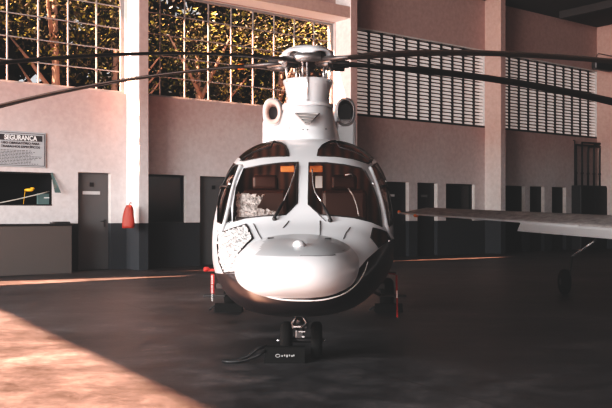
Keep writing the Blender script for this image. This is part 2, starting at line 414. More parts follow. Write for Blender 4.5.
text('heading_text', 'USO OBRIGATÓRIO PARA', .066, W(cs, .04, zt-.262)-L, TR, M['ink'], r, bold=.002, align='CENTER', sx=1.0)
text('heading_text', 'TRABALHOS ESPECÍFICOS', .066, W(cs, .04, zt-.335)-L, TR, M['ink'], r, bold=.002, align='CENTER', sx=1.05)
rs = random.Random(3)
nl = 10; z_top = zt-.375; dz = (z_top-(zb+.055))/nl
for k in range(nl):
    tx = MB(); x = s0+.07; end = s0+.07 + (w-.14)*rs.uniform(.62, 1)
    while x < end-.02:
        l = rs.uniform(.02, .07); tx.box(W(x+l/2, .038, z_top-dz*(k+.5))-L, (min(l, end-x), .003, dz*.38), WR); x += l+.014
    tx.build('small_print', M['ink'], r, kind='stuff')

# red hanging cover on pillar
s_, z_ = P(128, 216, .5)
mb = MB(); L = Vector((W(S(137,.3)-PW/2-.0, .3, 0)))
c_ = Vector((-3.95, 17.72, 0)); 
r_ = (128-306)/F; Yc = 17.6; Xc = r_*Yc
zt = CH+(214-205)*Yc/F; zb = CH-(228-214)*Yc/F
rg = []
for k in range(9):
    t = k/8; z = zb+(zt-zb)*t; hw = [.125,.135,.13,.125,.12,.11,.10,.085,.05][k]; hd = .07*(1-.35*t)
    sh = .02*t
    rg.append([Vector((Xc+sh+hw*math.copysign(abs(math.cos(a))**.6, math.cos(a))*(1+.05*math.sin(3*a+k)), Yc+hd*math.sin(a), z)) for a in [2*math.pi*j/20 for j in range(20)]])
mb.rings(rg); mb.tube([(Xc+.02,Yc,zt-.01),(Xc+.04,Yc+.03,zt+.05),(Xc+.06,Yc+.1,zt+.04)], .01)
bag = mb.build('extinguisher_cover', M['redb'], label='red vinyl extinguisher cover hanging beside the first pillar by the door', cat='cover')
bump(M['redb'], noise(M['redb'], 14), .6, .02)

# cabinet and pipes, far right
s0, s1 = S(571), S(598)
zt = hit(585, 186)[1]
r = empty('electrical_cabinet', W((s0+s1)/2, .2, 0), label='tall dark electrical cabinet below the pipes at the far right of the wall', cat='cabinet'); L = r.location
MB().box(W((s0+s1)/2, .2, zt/2)-L, (s1-s0, .36, zt), WR, .01).build('body', M['doord'], r)
for k in (0, 1):
    cx = s0+(s1-s0)*(.25+.5*k); dd = MB().box(W(cx, .39, zt/2)-L, ((s1-s0)/2-.03, .02, zt-.1), WR, .004).build('door', M['doord'], r)
    MB().box(W(cx+(.2 if k == 0 else -.2), .41, 1.1)-L, (.02,.02,.12), WR).build('handle', M['darksteel'], dd)
zp = hit(585, 146)[1]
for k in range(5):
    sx_ = s0+.12+(s1-s0-.2)*k/4
    mb = MB(); z2 = zp + (.1 if k % 2 else .0)
    mb.tube([W(sx_, .12, zt), W(sx_, .12, z2-.25), W(sx_+.03, .12, z2-.05), W(sx_+.35, .12, z2), W(s1+.9, .12, z2)] if k > 1 else [W(sx_, .12, zt), W(sx_, .12, z2), W(s1+.3, .12, z2+.02)], .035)
    mb.tube([W(sx_,.12,zt+.4), W(sx_,.12,zt+.46)], .05)
    mb.build('conduit_pipe', M['black'], label='dark conduit pipe rising from the top of the electrical cabinet', cat='pipe', group='conduits above the electrical cabinet')
s_ = S(576)
MB().tube([W(s_-.15,.05,zt-.2), W(s_-.15,.05,hit(576,141)[1]), W(s_-.22,.05,hit(576,141)[1])], .02).build('thin_conduit', M['darksteel'], label='thin separate conduit running up the wall left of the cabinet', cat='pipe')
# grey unit high up near last pillar
s_, z_ = P(597, 64, .7)
mb = MB(); mb.box(W(s_+.25, PD+.12, z_), (1.0,.22,.42), WR, .06); mb.tube([W(s_-.1,PD+.1,z_+.2), W(s_+.05,PD+.1,z_+.36), W(s_+.9,PD+.1,z_+.36)], .015)
mb.build('wall_unit', M['darksteel'], label='dark grey boxy unit fixed high on the last pillar', cat='wall unit')

# ------------------------------------------------------------------ floor, roof, far walls
mb = MB(); mb.quad([(-60,-40,0),(70,-40,0),(70,60,0),(-60,60,0)]); mb.build('floor', M['floor'], kind='structure')
el = math.radians(36); hx, hy = .920, .392
def roof_pt(p, z=WTOP): k = z/math.tan(el); return Vector((p[0]-hx*k, p[1]-hy*k, z))
e0 = Vector((-3.85, 10.4)); e1 = Vector((-.70, 5.22)); ed = (e1-e0).normalized()
A0 = e0-ed*30; A1 = e1+ed*26
a0, a1 = roof_pt(A0), roof_pt(A1)
G = -.1                                             # slot between roof and wall
# intersect the edge with the wall-parallel line at offset G
wl0 = W(0, G, WTOP)
def isect(p, d, q, e):
    den = d.x*e.y-d.y*e.x; t = ((q.x-p.x)*e.y-(q.y-p.y)*e.x)/den; return p+d*t
d3 = Vector((ed.x, ed.y, 0)); corner = isect(a1, d3, wl0, T)
far = wl0+T*60
mb = MB(); cz = WTOP
pts = [corner, far, Vector((70, far.y, cz)), Vector((70, a1.y, cz)), a1]
for zz in (0, .25): 
    mb.quad([Vector((p.x, p.y, cz+zz)) for p in pts])
for i in range(len(pts)):
    p, q = pts[i], pts[(i+1) % len(pts)]; mb.quad([p, q, q+Vector((0,0,.25)), p+Vector((0,0,.25))])
mb.build('ceiling', M['ceiling'], kind='structure')
# shallow roof beams under the ceiling
k = 8
for i in range(5):
    s = 9+i*6.1
    mb = MB(); mb.box(W(s, 10.6, WTOP-.12), (.25, 20, .24), WR); mb.build('trim_%d' % k, M['ceiling'], kind='structure'); k += 1
# unseen dark wall added to darken the right-hand end
mb = MB(); mb.box(W(SP[4]+4.6, 13, WTOP/2), (.3, 26, WTOP), WR); mb.build('wall_right', M['darkwall'], kind='structure')
mb = MB(); q0 = Vector((9.5,-6,0)); q1 = W(SP[4]+4.6, 26, 0); dd = (q1-q0); mb.quad([q0, q1, q1+Vector((0,0,WTOP)), q0+Vector((0,0,WTOP))]); mb.build('wall_back', M['darkwall'], kind='structure')  # unseen wall added behind to keep the right side dark
# ceiling lamp
lr = empty('ceiling_lamp', (0,0,0), label='small pale lamp hanging from the dark ceiling at the top right', cat='lamp')
MB().lathe((5.75, 22, 7.28), (0,0,1), [(0,.02),(.0,.22),(.14,.12),(.2,.04)]).build('lamp_shade', M['paleor'], lr)
MB().tube([(5.75,22,7.45),(5.75,22,7.86)], .012).build('rod', M['black'], lr)

# ------------------------------------------------------------------ trees outside
def leafmesh(name, n, R, seed, size):
    rn = random.Random(seed); vs = []; fs = []
    cl = [(Vector((rn.gauss(0,1), rn.gauss(0,1), rn.gauss(0,1))).normalized()*rn.uniform(.35,1)) for _ in range(46)]
    for _ in range(n):
        c = rn.choice(cl); p = Vector((c.x*R[0], c.y*R[1], c.z*R[2])) + Vector((rn.gauss(0,.33), rn.gauss(0,.33), rn.gauss(0,.28)))
        u = Vector((rn.uniform(-1,1), rn.uniform(-1,1), rn.uniform(-1,1))).normalized(); v = u.orthogonal().normalized(); sz = size*rn.uniform(.6,1.4)
        i = len(vs); vs += [p-u*sz, p+v*sz*.5, p+u*sz, p-v*sz*.5]; fs.append((i,i+1,i+2,i+3))
    me = bpy.data.meshes.new(name); me.from_pydata([tuple(v) for v in vs], [], fs); return me
def tree(s, out, zc, R, n, seed, size, mat_, label, group):
    b = W(s, out, 0); r = empty('tree', b, label=label, cat='tree', group=group)
    me = leafmesh('foliage', n, R, seed, size); me.materials.append(mat_)
    fo = bpy.data.objects.new('foliage', me); fo.location = (0,0,zc); link(fo, r, kind='stuff')
    rn = random.Random(seed+50); mb = MB()
    mb.tube([(0,0,0),(rn.uniform(-.1,.1),0,zc*.5),(rn.uniform(-.3,.3),0,zc)], [.16,.13,.07])
    for q in range(4):
        a = rn.uniform(0,6.28); z0 = zc*rn.uniform(.45,.8)
        mb.tube([(0,0,z0),(math.cos(a)*R[0]*.4, math.sin(a)*R[1]*.4, z0+.9),(math.cos(a)*R[0]*.8, math.sin(a)*R[1]*.8, z0+1.7)], [.07,.05,.02])
    mb.build('trunk', M['bark'], r)
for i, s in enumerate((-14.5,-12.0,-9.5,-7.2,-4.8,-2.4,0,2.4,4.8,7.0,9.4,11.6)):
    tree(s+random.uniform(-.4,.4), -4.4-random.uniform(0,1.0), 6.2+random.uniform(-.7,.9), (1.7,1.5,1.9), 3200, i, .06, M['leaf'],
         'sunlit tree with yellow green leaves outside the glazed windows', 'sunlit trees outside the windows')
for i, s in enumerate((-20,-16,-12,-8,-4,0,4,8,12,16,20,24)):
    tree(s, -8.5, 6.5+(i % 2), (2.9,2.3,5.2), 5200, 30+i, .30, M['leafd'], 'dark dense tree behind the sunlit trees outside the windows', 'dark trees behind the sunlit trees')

# ------------------------------------------------------------------ HELICOPTER
YAW = math.radians(-1.3)
heli = empty('helicopter', (-.05, 6.84, 0), YAW, label='white and black twin-engine helicopter parked nose-on in the hangar with sun shades in its windows', cat='helicopter')
HM = Matrix.Translation((-.05, 6.84, 0)) @ Matrix.Rotation(YAW, 4, 'Z'); HI = HM.inverted()
CO = HI @ Vector((0, 0, CH))
def ray(px, py): return (HI.to_3x3() @ Vector(((px-306)/F, 1, (H0-py)/F))).normalized()
def proj(p):
    w_ = HM @ p; return 306+w_.x/w_.y*F, H0-(w_.z-CH)/w_.y*F
def at(px, py, y):                      # local point on the pixel's ray at local depth y
    d = ray(px, py); return CO + d*((y-CO.y)/d.y)

ST = [ # y, half width, top, bottom, exponent up, exponent low
(-1.12,.16,.74,.58,2.2,2.2),(-1.08,.30,.80,.54,2.3,2.3),(-.95,.42,.86,.50,2.4,2.4),(-.75,.52,.93,.465,2.5,2.5),(-.5,.60,1.00,.44,2.6,2.6),(-.25,.665,1.08,.425,2.7,2.6),
(0,.72,1.17,.42,2.8,2.6),(.3,.78,1.35,.405,2.8,2.6),(.6,.825,1.53,.40,2.8,2.7),(.9,.86,1.69,.395,2.8,2.7),(1.2,.89,1.82,.39,2.85,2.7),(1.5,.915,1.93,.385,2.9,2.8),(1.9,.94,2.01,.38,3.0,2.8),
(2.4,.95,2.045,.38,3.05,3),(3.0,.95,2.06,.38,3.1,3),(4.6,.95,2.06,.40,3.1,3),(5.6,.86,2.05,.55,2.8,2.6),(6.6,.60,2.03,.95,2.4,2.3),(7.6,.34,2.0,1.30,2.2,2.2),(9.0,.22,1.98,1.50,2,2),(11.6,.12,1.96,1.66,2,2)]
def stat(y):
    for i in range(len(ST)-1):
        if ST[i][0] <= y <= ST[i+1][0]: break
    p0 = ST[max(i-1,0)]; p1 = ST[i]; p2 = ST[i+1]; p3 = ST[min(i+2, len(ST)-1)]
    h = p2[0]-p1[0]; t = (y-p1[0])/h; out = []
    for k in range(1, 6):
        m1 = (p2[k]-p0[k])/(p2[0]-p0[0])*h if i > 0 else (p2[k]-p1[k]); m2 = (p3[k]-p1[k])/(p3[0]-p1[0])*h if i < len(ST)-2 else (p2[k]-p1[k])
        out.append((2*t**3-3*t*t+1)*p1[k]+(t**3-2*t*t+t)*m1+(-2*t**3+3*t*t)*p2[k]+(t**3-t*t)*m2)
    out[0] *= .978; return out
def ring(y, n=112):
    w, zt, zb, nu, nl = stat(y); zm = zb+(zt-zb)*(.62-.27*min(max((y+.2)/1.4, 0), 1)); pts = []
    for k in range(n):
        a = 2*math.pi*k/n; c, s = math.cos(a), math.sin(a); e = nu if s > 0 else nl; hh = (zt-zm) if s > 0 else (zm-zb)
        pts.append(Vector((w*math.copysign(abs(c)**(2/e), c), y, zm+hh*math.copysign(abs(s)**(2/e), s))))
    return pts
ys = []; y = -1.12
while y < 2.6: ys.append(y); y += .055
while y < 11.6: ys.append(y); y += .25
ys.append(11.6)
mb = MB(); mb.rings([ring(y) for y in ys]); fb = mb.bm
bmesh.ops.recalc_face_normals(fb, faces=fb.faces)
bvh = BVHTree.FromBMesh(fb)
def on(px, py, off=0.):
    d = ray(px, py); h = bvh.ray_cast(CO, d)
    if h[0] is None:
        q = bvh.find_nearest(at(px, py, 1.4)); return q[0] + q[1]*off, q[1]
    return h[0] + h[1]*off, h[1]

WIN = [
('windshield', 'glass', [(244,169),(262,165.5),(280,163.3),(297.8,162.5),(297,203),(285.5,215),(262,216.5),(245,218.5),(233.5,222),(234,205),(236.5,188)]),
('windshield', 'glass', [(309,163),(326,163),(344,165),(361,168.6),(365,171.5),(371,183),(376.3,197),(380,212),(381.5,226.5),(371,222),(354,218),(336,216),(320,215),(308.3,204.5)]),
('roof_window', 'glass', [(243.6,161.2),(262,157.8),(276,156.8),(288.7,156.5),(288,150.5),(285.5,146),(281.5,143),(274,140.9),(261,140.9),(249.3,145),(240.5,152.5),(237.5,157)]),
('roof_window', 'glass', [(317.3,156.3),(335,156.7),(352,158.8),(368,163.8),(376.5,156.5),(370.7,149.7),(363,145),(352,141.8),(341,140.5),(330,141.3),(322.5,145),(318.5,150)]),
('side_window', 'glass', [(231.5,161),(238,165.5),(233.5,178),(229,196),(224.5,214),(222,224),(217.6,222),(218,205),(220.2,188),(225,172)]),
('side_window', 'glass', [(371.5,167.5),(378.5,160.5),(384,169),(389.5,184),(392,200),(393,218),(392,224),(387,228),(384.6,212),(380.5,196),(376,181)]),
('quarter_window', 'glass', [(229.6,201),(231.0,221.5),(225.5,223.5)]),
('chin_window', 'glass', [(218.5,234),(231.5,229),(246,224.5),(248.5,229),(253,239),(246,245),(240,253),(238.5,262),(239.5,272),(224,272.5),(219.5,262),(217.5,246)]),
('chin_window', 'glass', [(373,228.5),(371,238),(378,247.5),(384,243.5),(390,239),(386,232.5),(380,230)]),
]
BLACK = [(200,275),(214,273),(222,273.5),(239.5,273),(240,266),(245,272),(254,281),(266,287),(282,290),(303,291),(325,290),(342,284),(353,275),(362,265),(367,259),(378,249.5),(391,239),(402,228),(440,200),(440,340),(170,340),(170,275)]
def inpoly(x, y, P_):
    r = False; j = len(P_)-1
    for i in range(len(P_)):
        (xi, yi), (xj, yj) = P_[i], P_[j]
        if (yi > y) != (yj > y) and x < (xj-xi)*(y-yi)/(yj-yi)+xi: r = not r
        j = i
    return r
def front(f): return f.normal.dot(f.calc_center_median()-CO) < 0 and f.calc_center_median().y < 2.6
def cutpoly(poly, closed=True):
    n = len(poly)
    for i in range(n if closed else n-1):
        (x0, y0), (x1, y1) = poly[i], poly[(i+1) % n]
        nn = ray(x0, y0).cross(ray(x1, y1)).normalized()
        mx, my = min(x0,x1)-5, min(y0,y1)-5; Mx, My = max(x0,x1)+5, max(y0,y1)+5
        fs = []
        for f in fb.faces:
            if not front(f): continue
            P_ = [proj(v.co) for v in f.verts]
            if max(p[0] for p in P_) > mx and min(p[0] for p in P_) < Mx and max(p[1] for p in P_) > my and min(p[1] for p in P_) < My: fs.append(f)
        g = set(fs)
        for f in fs: g.update(f.edges); g.update(f.verts)
        bmesh.ops.bisect_plane(fb, geom=list(g), dist=1e-5, plane_co=CO, plane_no=nn)
fb.normal_update()
for w_ in WIN: cutpoly(w_[2])
cutpoly(BLACK[1:18], False)
fb.normal_update()
wf = [[] for _ in WIN]
for f in fb.faces:
    c = f.calc_center_median(); f.smooth = True
    if front(f):
        x, y = proj(c)
        for i, w_ in enumerate(WIN):
            if inpoly(x, y, w_[2]): wf[i].append(f); break
        else: f.material_index = 1 if inpoly(x, y, BLACK) else 0
    else: f.material_index = 1 if c.z < (.66 if c.x < 0 else .80) and c.y < 6 else 0
# window meshes
WOBJ = []
for i, w_ in enumerate(WIN):
    nb = bmesh.new(); vm = {}
    for f in wf[i]:
        vs = []
        for v in f.verts:
            if v not in vm: vm[v] = nb.verts.new(v.co - v.normal*.006)
            vs.append(vm[v])
        nf = nb.faces.new(vs); nf.smooth = True
    # ordered boundary from polygon for the seal
    poly = w_[2]; pts = []
    for k in range(len(poly)):
        a_, b_ = Vector(poly[k]), Vector(poly[(k+1) % len(poly)]); n = max(1, int((b_-a_).length/4))
        for q in range(n):
            p = a_.lerp(b_, q/n); pts.append(on(p.x, p.y, .002)[0])
    me = bpy.data.meshes.new(w_[0]); nb.to_mesh(me); nb.free(); me.materials.append(M[w_[1]])
    ob = link(bpy.data.objects.new(w_[0], me), heli)
    sm_ = MB(); sm_.tube(pts, .0075, 6, closed=True)
    sm_.build('window_seal', M['black'], ob)
bmesh.ops.delete(fb, geom=[f for l in wf for f in l], context='FACES')
mb.build('fuselage', [M['fw'], M['fb']], heli, fix=False)

# pinstripe
pts = [on(x, y, .004)[0] for x, y in [(238.5,263),(241,271),(246.5,280),(253.5,288),(264,294.8),(280,299.2),(303,300.6),(325,299.3),(344.5,293),(357,283),(364,272),(367.5,262)]]
def smooth_path(p, n=6):
    out = []
    for i in range(len(p)-1):
        a, b, c, d = p[max(i-1,0)], p[i], p[i+1], p[min(i+2,len(p)-1)]
        for q in range(n):
            t = q/n; out.append(.5*((2*b)+(c-a)*t+(2*a-5*b+4*c-d)*t*t+(3*b-a-3*c+d)*t**3))
    out.append(p[-1]); return out
MB().tube(smooth_path(pts), .0055, 6).build('pinstripe', M['white'], heli)
# panel joints of the nose and door frames
for l in ([(253.5,224),(258,233),(262,240)], [(350,227.5),(346,233),(343.5,239)], [(320,221),(320,235)], [(289,221),(283,228)], [(318,214),(326,221.5)], [(243,165),(232,161)], [(230,222.5),(222,227.5)]):
    MB().tube([on(x, y, .001)[0] for x, y in l], .004, 5).build('panel_joint', M['darksteel'], heli)
# raised door frames along the sides of the windscreen
for l in ([(242,167),(236.5,178),(232,194),(228.5,210),(225,224),(221,234)], [(370,168),(375,181),(379.5,196),(383.5,213),(386,227),(391,238)]):
    p = [on(x, y, .004)[0] for x, y in l]; MB().tube(smooth_path(p), .020, 8).build('door_frame', M['cloud_white'], heli)
for l in ([(218.5,187),(223,186.2),(229,187.5)], [(380,187),(386,186.6),(391.5,189)]):
    MB().tube([on(x, y, .012)[0] for x, y in l], .014, 6).build('door_grip', M['black'], heli)
for x, y in [(230.5,184.5),(218,232),(219,243),(372.5,184.5),(388,241),(392,238),(393,178)]: 
    p, n_ = on(x, y, .008); MB().box(p, (.022,.022,.022), None, .005).build('hinge', M['steel'], heli)

# radome
def sell(c, r, e1=2.3, e2=2.5, nu=64, nv=40, f=None):
    rg = []
    for i in range(1, nv):
        t = -math.pi/2+math.pi*i/nv; cz, sz = abs(math.cos(t))**(2/e1), math.copysign(abs(math.sin(t))**(2/e1), math.sin(t)); row = []
        for k in range(nu):
            a = 2*math.pi*k/nu; ca, sa = math.cos(a), math.sin(a)
            p = Vector((c[0]+r[0]*cz*math.copysign(abs(ca)**(2/e2), ca), c[1]+r[1]*cz*math.copysign(abs(sa)**(2/e2), sa), c[2]+r[2]*sz))
            row.append(f(p) if f else p)
        rg.append(row)
    return rg
def radf(p):
    t = (p.y+1.28)/1.3                         # 0 at the tip, 1 at the windscreen
    z = p.z + .07*max(0, t-.25) * (1 if p.z > .86 else .9)
    x = p.x*(1-.10*max(0, .5-t))
    return Vector((x, p.y, z))
mb = MB(); mb.rings(sell((0.0,-.50,.80), (.475,.80,.232), 2.3, 2.7, f=radf)); 
rd = mb.build('radome', [M['rad'], M['radtop']], heli)
PANEL = [(272,236),(264,241),(256,255),(270,256.5),(300,257),(333,256),(345,251),(356,242),(344,236),(310,233)]
for p in rd.data.polygons:
    c = p.center
    if c.y < .3 and p.normal.dot(c-CO) < 0 and inpoly(*proj(c), PANEL): p.material_index = 1
rb = BVHTree.FromPolygons([v.co for v in rd.data.vertices], [p.vertices for p in rd.data.polygons])
def onr(px, py, off=.003):
    d = ray(px, py); h = rb.ray_cast(CO, d); return h[0]+h[1]*off if h[0] else None
MB().sphere(onr(299, 245.5, .004), (.045,.055,.035)).build('nose_knob', M['cloud_white'], rd)
for x, y in ((271,238.5),(328,239)):
    p = onr(x, y)
    if p: MB().box(p, (.05,.03,.012)).build('latch', M['black'], rd)
pts = [onr(x, y) for x, y in ((300,256),(318,256.3),(333,255.5),(345,250),(356,243.5))]
pts = [p for p in pts if p]
if len(pts) > 1: MB().tube(pts, .002, 5).build('seam', M['darksteel'], rd)

# wipers
for l in ([(274.5,220),(279,212),(284,203.5)], [(330,221.5),(325.5,212),(321,204)]):
    w_ = MB().tube([on(x, y, .022)[0] for x, y in l], [.014,.013,.008], 8)
    w_.sphere(on(*l[0], .01)[0], .020)
    wi = w_.build('wiper', M['black'], heli)
    arm = [(284,203.5),(290,190),(294,178),(296.5,167)] if l[0][0] < 300 else [(321,204),(315,195),(313,186),(312.3,172)]
    MB().tube([on(x, y, .028)[0] for x, y in arm], .006, 6).build('wiper_arm', M['chrome'], wi)
# sun shades (crinkled foil)
def foilmesh(poly, off, name, amp, step=1.6, parent=None):
    rn = random.Random(5); x0 = min(p[0] for p in poly); x1 = max(p[0] for p in poly); y0 = min(p[1] for p in poly); y1 = max(p[1] for p in poly)
    bm = bmesh.new(); g = {}
    nx, ny = int((x1-x0)/step)+2, int((y1-y0)/step)+2
    for i in range(nx):
        for j in range(ny):
            x, y = x0+i*step, y0+j*step
            if inpoly(x, y, poly):
                p, n_ = on(x, y, 0); g[i,j] = bm.verts.new(p - n_*off + Vector((rn.uniform(-amp,amp),)*1+(rn.uniform(-amp,amp), rn.uniform(-amp,amp)))*.6)
    for i in range(nx):
        for j in range(ny):
            q = [(i,j),(i+1,j),(i+1,j+1),(i,j+1)]
            if all(k in g for k in q): bm.faces.new([g[k] for k in q])
    me = bpy.data.meshes.new(name); bm.to_mesh(me); bm.free(); me.materials.append(M['foil']); link(bpy.data.objects.new(name, me), parent)
foilmesh([(233,187),(244,186.5),(256,190),(263,189),(261,197),(258,202),(268,203.5),(279,209),(287,216),(262,219),(232,224)], .05, 'sun_shade', .02, 1.6, heli)
foilmesh(WIN[7][2], -.006, 'sun_shade', .006, 1.4, heli)
# cockpit interior
rg0 = [Vector((p.x*.97, 2.0, 1.15+(p.z-1.15)*.97)) for p in ring(2.0)]
inn = MB(); inn.rings([rg0, [p+Vector((0,.03,0)) for p in rg0]]); inn.build('cabin_curtain', M['curtain'], heli)
inn = MB(); inn.box((0, 1.0, .62), (1.4, 1.9, .04)); inn.build('cabin_floor', M['panel'], heli)
inn = MB(); inn.box((0, .34, 1.02), (1.05, .25, .26), None, .05); inn.box((0,.32,1.18), (1.10,.3,.03), None, .01)
pn = inn.build('instrument_panel', M['panel'], heli)
for x in (-.38,-.2,.2,.38): MB().box((x,.46,1.05), (.14,.012,.14), None, .005).build('display', M['darksteel'], pn)
for sx in (-1, 1):
    st = MB(); st.box((sx*.40, 1.30, .86), (.48,.46,.12), None, .04); st.box((sx*.40, 1.08, .70), (.3,.3,.2), None, .03)
    st = st.build('pilot_seat', M['leather'], heli)
    bk = MB(); bk.box((sx*.40, 1.56, 1.18), (.46,.11,.58), Matrix.Rotation(-.12,3,'X'), .045); bk.build('seat_back', M['leather'], st)
    hr = MB(); hr.box((sx*.40, 1.60, 1.54), (.26,.09,.15), Matrix.Rotation(-.12,3,'X'), .03); hr.build('headrest', M['leather'], st)
for px in (287.5, 316):
    p = at(px, 165.8, 1.00); v = MB(); v.box(p+Vector((0,0,-.03)), (.13,.02,.06), None, .008); v.build('sun_visor', M['visor'], heli)
v = MB(); v.tube([at(345,175,1.1), at(351,174,1.1), at(353,176,1.1)], .008); v.tube([at(348,188,1.1),at(353,195,1.1),at(357,206,1.1),at(359,216,1.0)], .008); v.build('headset_cord', M['steel'], heli)
p = at(319, 182, 1.3); MB().box(p, (.07,.02,.12), None, .005).build('document_card', M['white'], heli)

# rotor pylon fairing
def sq(cx, cy, rx, ry, z, e=2.6, n=48):
    o = []
    for k in range(n):
        a = 2*math.pi*k/n; c, s = math.cos(a), math.sin(a)
        o.append((cx+rx*math.copysign(abs(c)**(2/e), c), cy+ry*math.copysign(abs(s)**(2/e), s), z))
    return o
TY = 3.25
mb = MB(); mb.rings([sq(0,TY+.1,.41,1.0,1.95,2.4), sq(0,TY+.08,.385,.90,2.12,2.4), sq(0,TY+.04,.34,.70,2.30,2.4), sq(0,TY,.305,.52,2.44,2.3), sq(0,TY,.295,.46,2.485,2.3)], cap1=True)
py_ = mb.build('pylon_fairing', M['cloud_white'], heli)
MB().rings([sq(0,TY,.300,.47,2.485,2.3), sq(0,TY,.312,.485,2.49,2.3), sq(0,TY,.312,.485,2.53,2.3), sq(0,TY,.265,.43,2.535,2.3)]).build('fairing_rim', M['cloud_white'], py_)
mb = MB(); mb.rings([sq(0,TY,.258,.40,2.53,2.3), sq(0,TY,.262,.40,2.64,2.3), sq(0,TY,.275,.40,2.74,2.3), sq(0,TY,.305,.41,2.82,2.3), sq(0,TY,.29,.395,2.82,2.3), sq(0,TY,.255,.36,2.70,2.3)], cap0=False, cap1=False)
mb.build('mast_collar', M['cloud_white'], heli)
MB().rings([sq(0,TY,.255,.36,2.70,2.3), sq(0,TY,.1,.1,2.71,2.3)]).build('collar_floor', M['dark'], heli)
# vent
mb = MB()
p1, p2, p3, p4 = at(295.5,113.5,2.62), at(319,113.5,2.62), at(309,124,2.42), at(305.5,124,2.42)
mb.quad([p1,p2,p3,p4]); 
for k in range(3):
    a_ = p1.lerp(p4,(k+.7)/3.6); b_ = p2.lerp(p3,(k+.7)/3.6); mb.tube([a_+Vector((0,-.012,0)), b_+Vector((0,-.012,0))], .006, 5)
mb.tube([p1,p2,p3,p4], .010, 6, closed=True)
mb.build('air_vent', mat('vent_grey', (.28,.27,.27), .5), py_)
for x, y in ((303,129.5),(307.5,129.5),(289,128),(326,129)): MB().sphere(at(x, y, 2.36), .008, 8, 6).build('fastener', M['darksteel'], py_)
# collar slots
for z in (2.60, 2.66, 2.72):
    for a in (-1.57, -.45, -2.69):
        MB().box((.268*math.cos(a), TY+.405*math.sin(a), z), (.014,.02,.035)).build('collar_slot', M['black'], heli)

# engine intakes
for sx in (-1, 1):
    cx = sx*.475; cy = 2.475; e = 2.6
    def rr(y, rx, rz, ex=2.6, n=40, cz=2.55):
        o = []
        for k in range(n):
            a = 2*math.pi*k/n; c, s = math.cos(a), math.sin(a)
            o.append((cx+rx*math.copysign(abs(c)**(2/ex), c), y, cz+rz*math.copysign(abs(s)**(2/ex), s)))
        return o
    mb = MB(); mb.rings([rr(3.95,.115,.165,2.3), rr(3.98,.130,.185,2.4), rr(4.2,.140,.20,2.6), rr(4.8,.15,.21,3), rr(5.8,.14,.20,2.6), rr(6.4,.10,.17)], cap0=False)
    ck = mb.build('engine_cowling', M['cloud_white'] if sx < 0 else M['cowlg'] if 'cowlg' in M else M['cloud_white'], heli)
    mb = MB(); q_ = .72 if sx < 0 else 1.; mb.rings([rr(3.95,.115,.165,2.3), rr(3.93,.105,.155,2.2), rr(3.95,.098*q_,.145*q_,2.1), rr(4.02,.090*q_,.135*q_,2.1), rr(4.12,.080*q_,.12*q_,2.1)], cap0=False, cap1=False)
    mb.build('intake_lip', mat('intake_lip_tan', (.55,.42,.38), .4) if sx < 0 else M['steel'], ck)
    MB().rings([rr(4.10,.083,.125,2.1), rr(4.12,.02,.02,2)]).build('intake_screen', M['dark'], ck)
    mb = MB(); mb.box((cx, 4.45, 2.20), (.27, .9, .52), None, .04); mb.build('cowling_base', M['cloud_white'], ck)
MB().rings([sq(0,5.2,.40,1.9,2.0,3), sq(0,5.2,.38,1.8,2.3,3), sq(0,5.2,.28,1.6,2.46,3)]).build('transmission_cowling', mat('cowling_grey_brown', (.22,.15,.13), .4), heli)

# rotor head and blades
HUB = Vector((0, 3.2, 3.05)); TI = Matrix.Rotation(math.radians(4.0), 3, 'X')
def tl(p): return HUB + TI @ Vector(p)
mb = MB(); mb.lathe(tl((0,0,-.55)), TI@Vector((0,0,1)), [(0,.075),(.45,.07),(.50,.10),(.58,.11),(.62,.07)]); mb.build('rotor_mast', M['darksteel'], heli)
mb = MB(); mb.lathe(tl((0,0,-.25)), TI@Vector((0,0,1)), [(0,.12),(0,.20),(.04,.21),(.06,.16),(.08,.09)]); mb.build('swashplate', M['bronze'], heli)
ca = []
n = 60
def caprow(r, z, cut=False):
    o = []
    for k in range(n):
        a = 2*math.pi*k/n; zz = z
        if cut:
            for b in range(5):
                ab = math.pi/2+2*math.pi*b/5; d = abs((a-ab+math.pi) % (2*math.pi)-math.pi)
                if d < .50: zz = z + .07*math.sqrt(max(0, 1-(d/.50)**2))
        o.append(tl((r*math.cos(a), r*math.sin(a), zz)))
    return o
mb = MB(); mb.rings([caprow(.24,.05,True), caprow(.305,.04,True), caprow(.315,.065,True), caprow(.29,.135,False) , caprow(.24,.168), caprow(.17,.192), caprow(.08,.205), caprow(.01,.208)], cap0=False)
mb.build('rotor_cap', M['cloud_white'], heli)
mb = MB(); mb.lathe(tl((0,0,-.06)), TI@Vector((0,0,1)), [(0,.10),(.02,.20),(.06,.25),(.17,.25),(.2,.12)], 30); 
hub = mb.build('rotor_hub', M['darksteel'], heli)
def droop(r): return -.41*(r/4.4)**2
M['blade'] = mat('blade_black', (.014,.011,.010), .5, spec=.3)
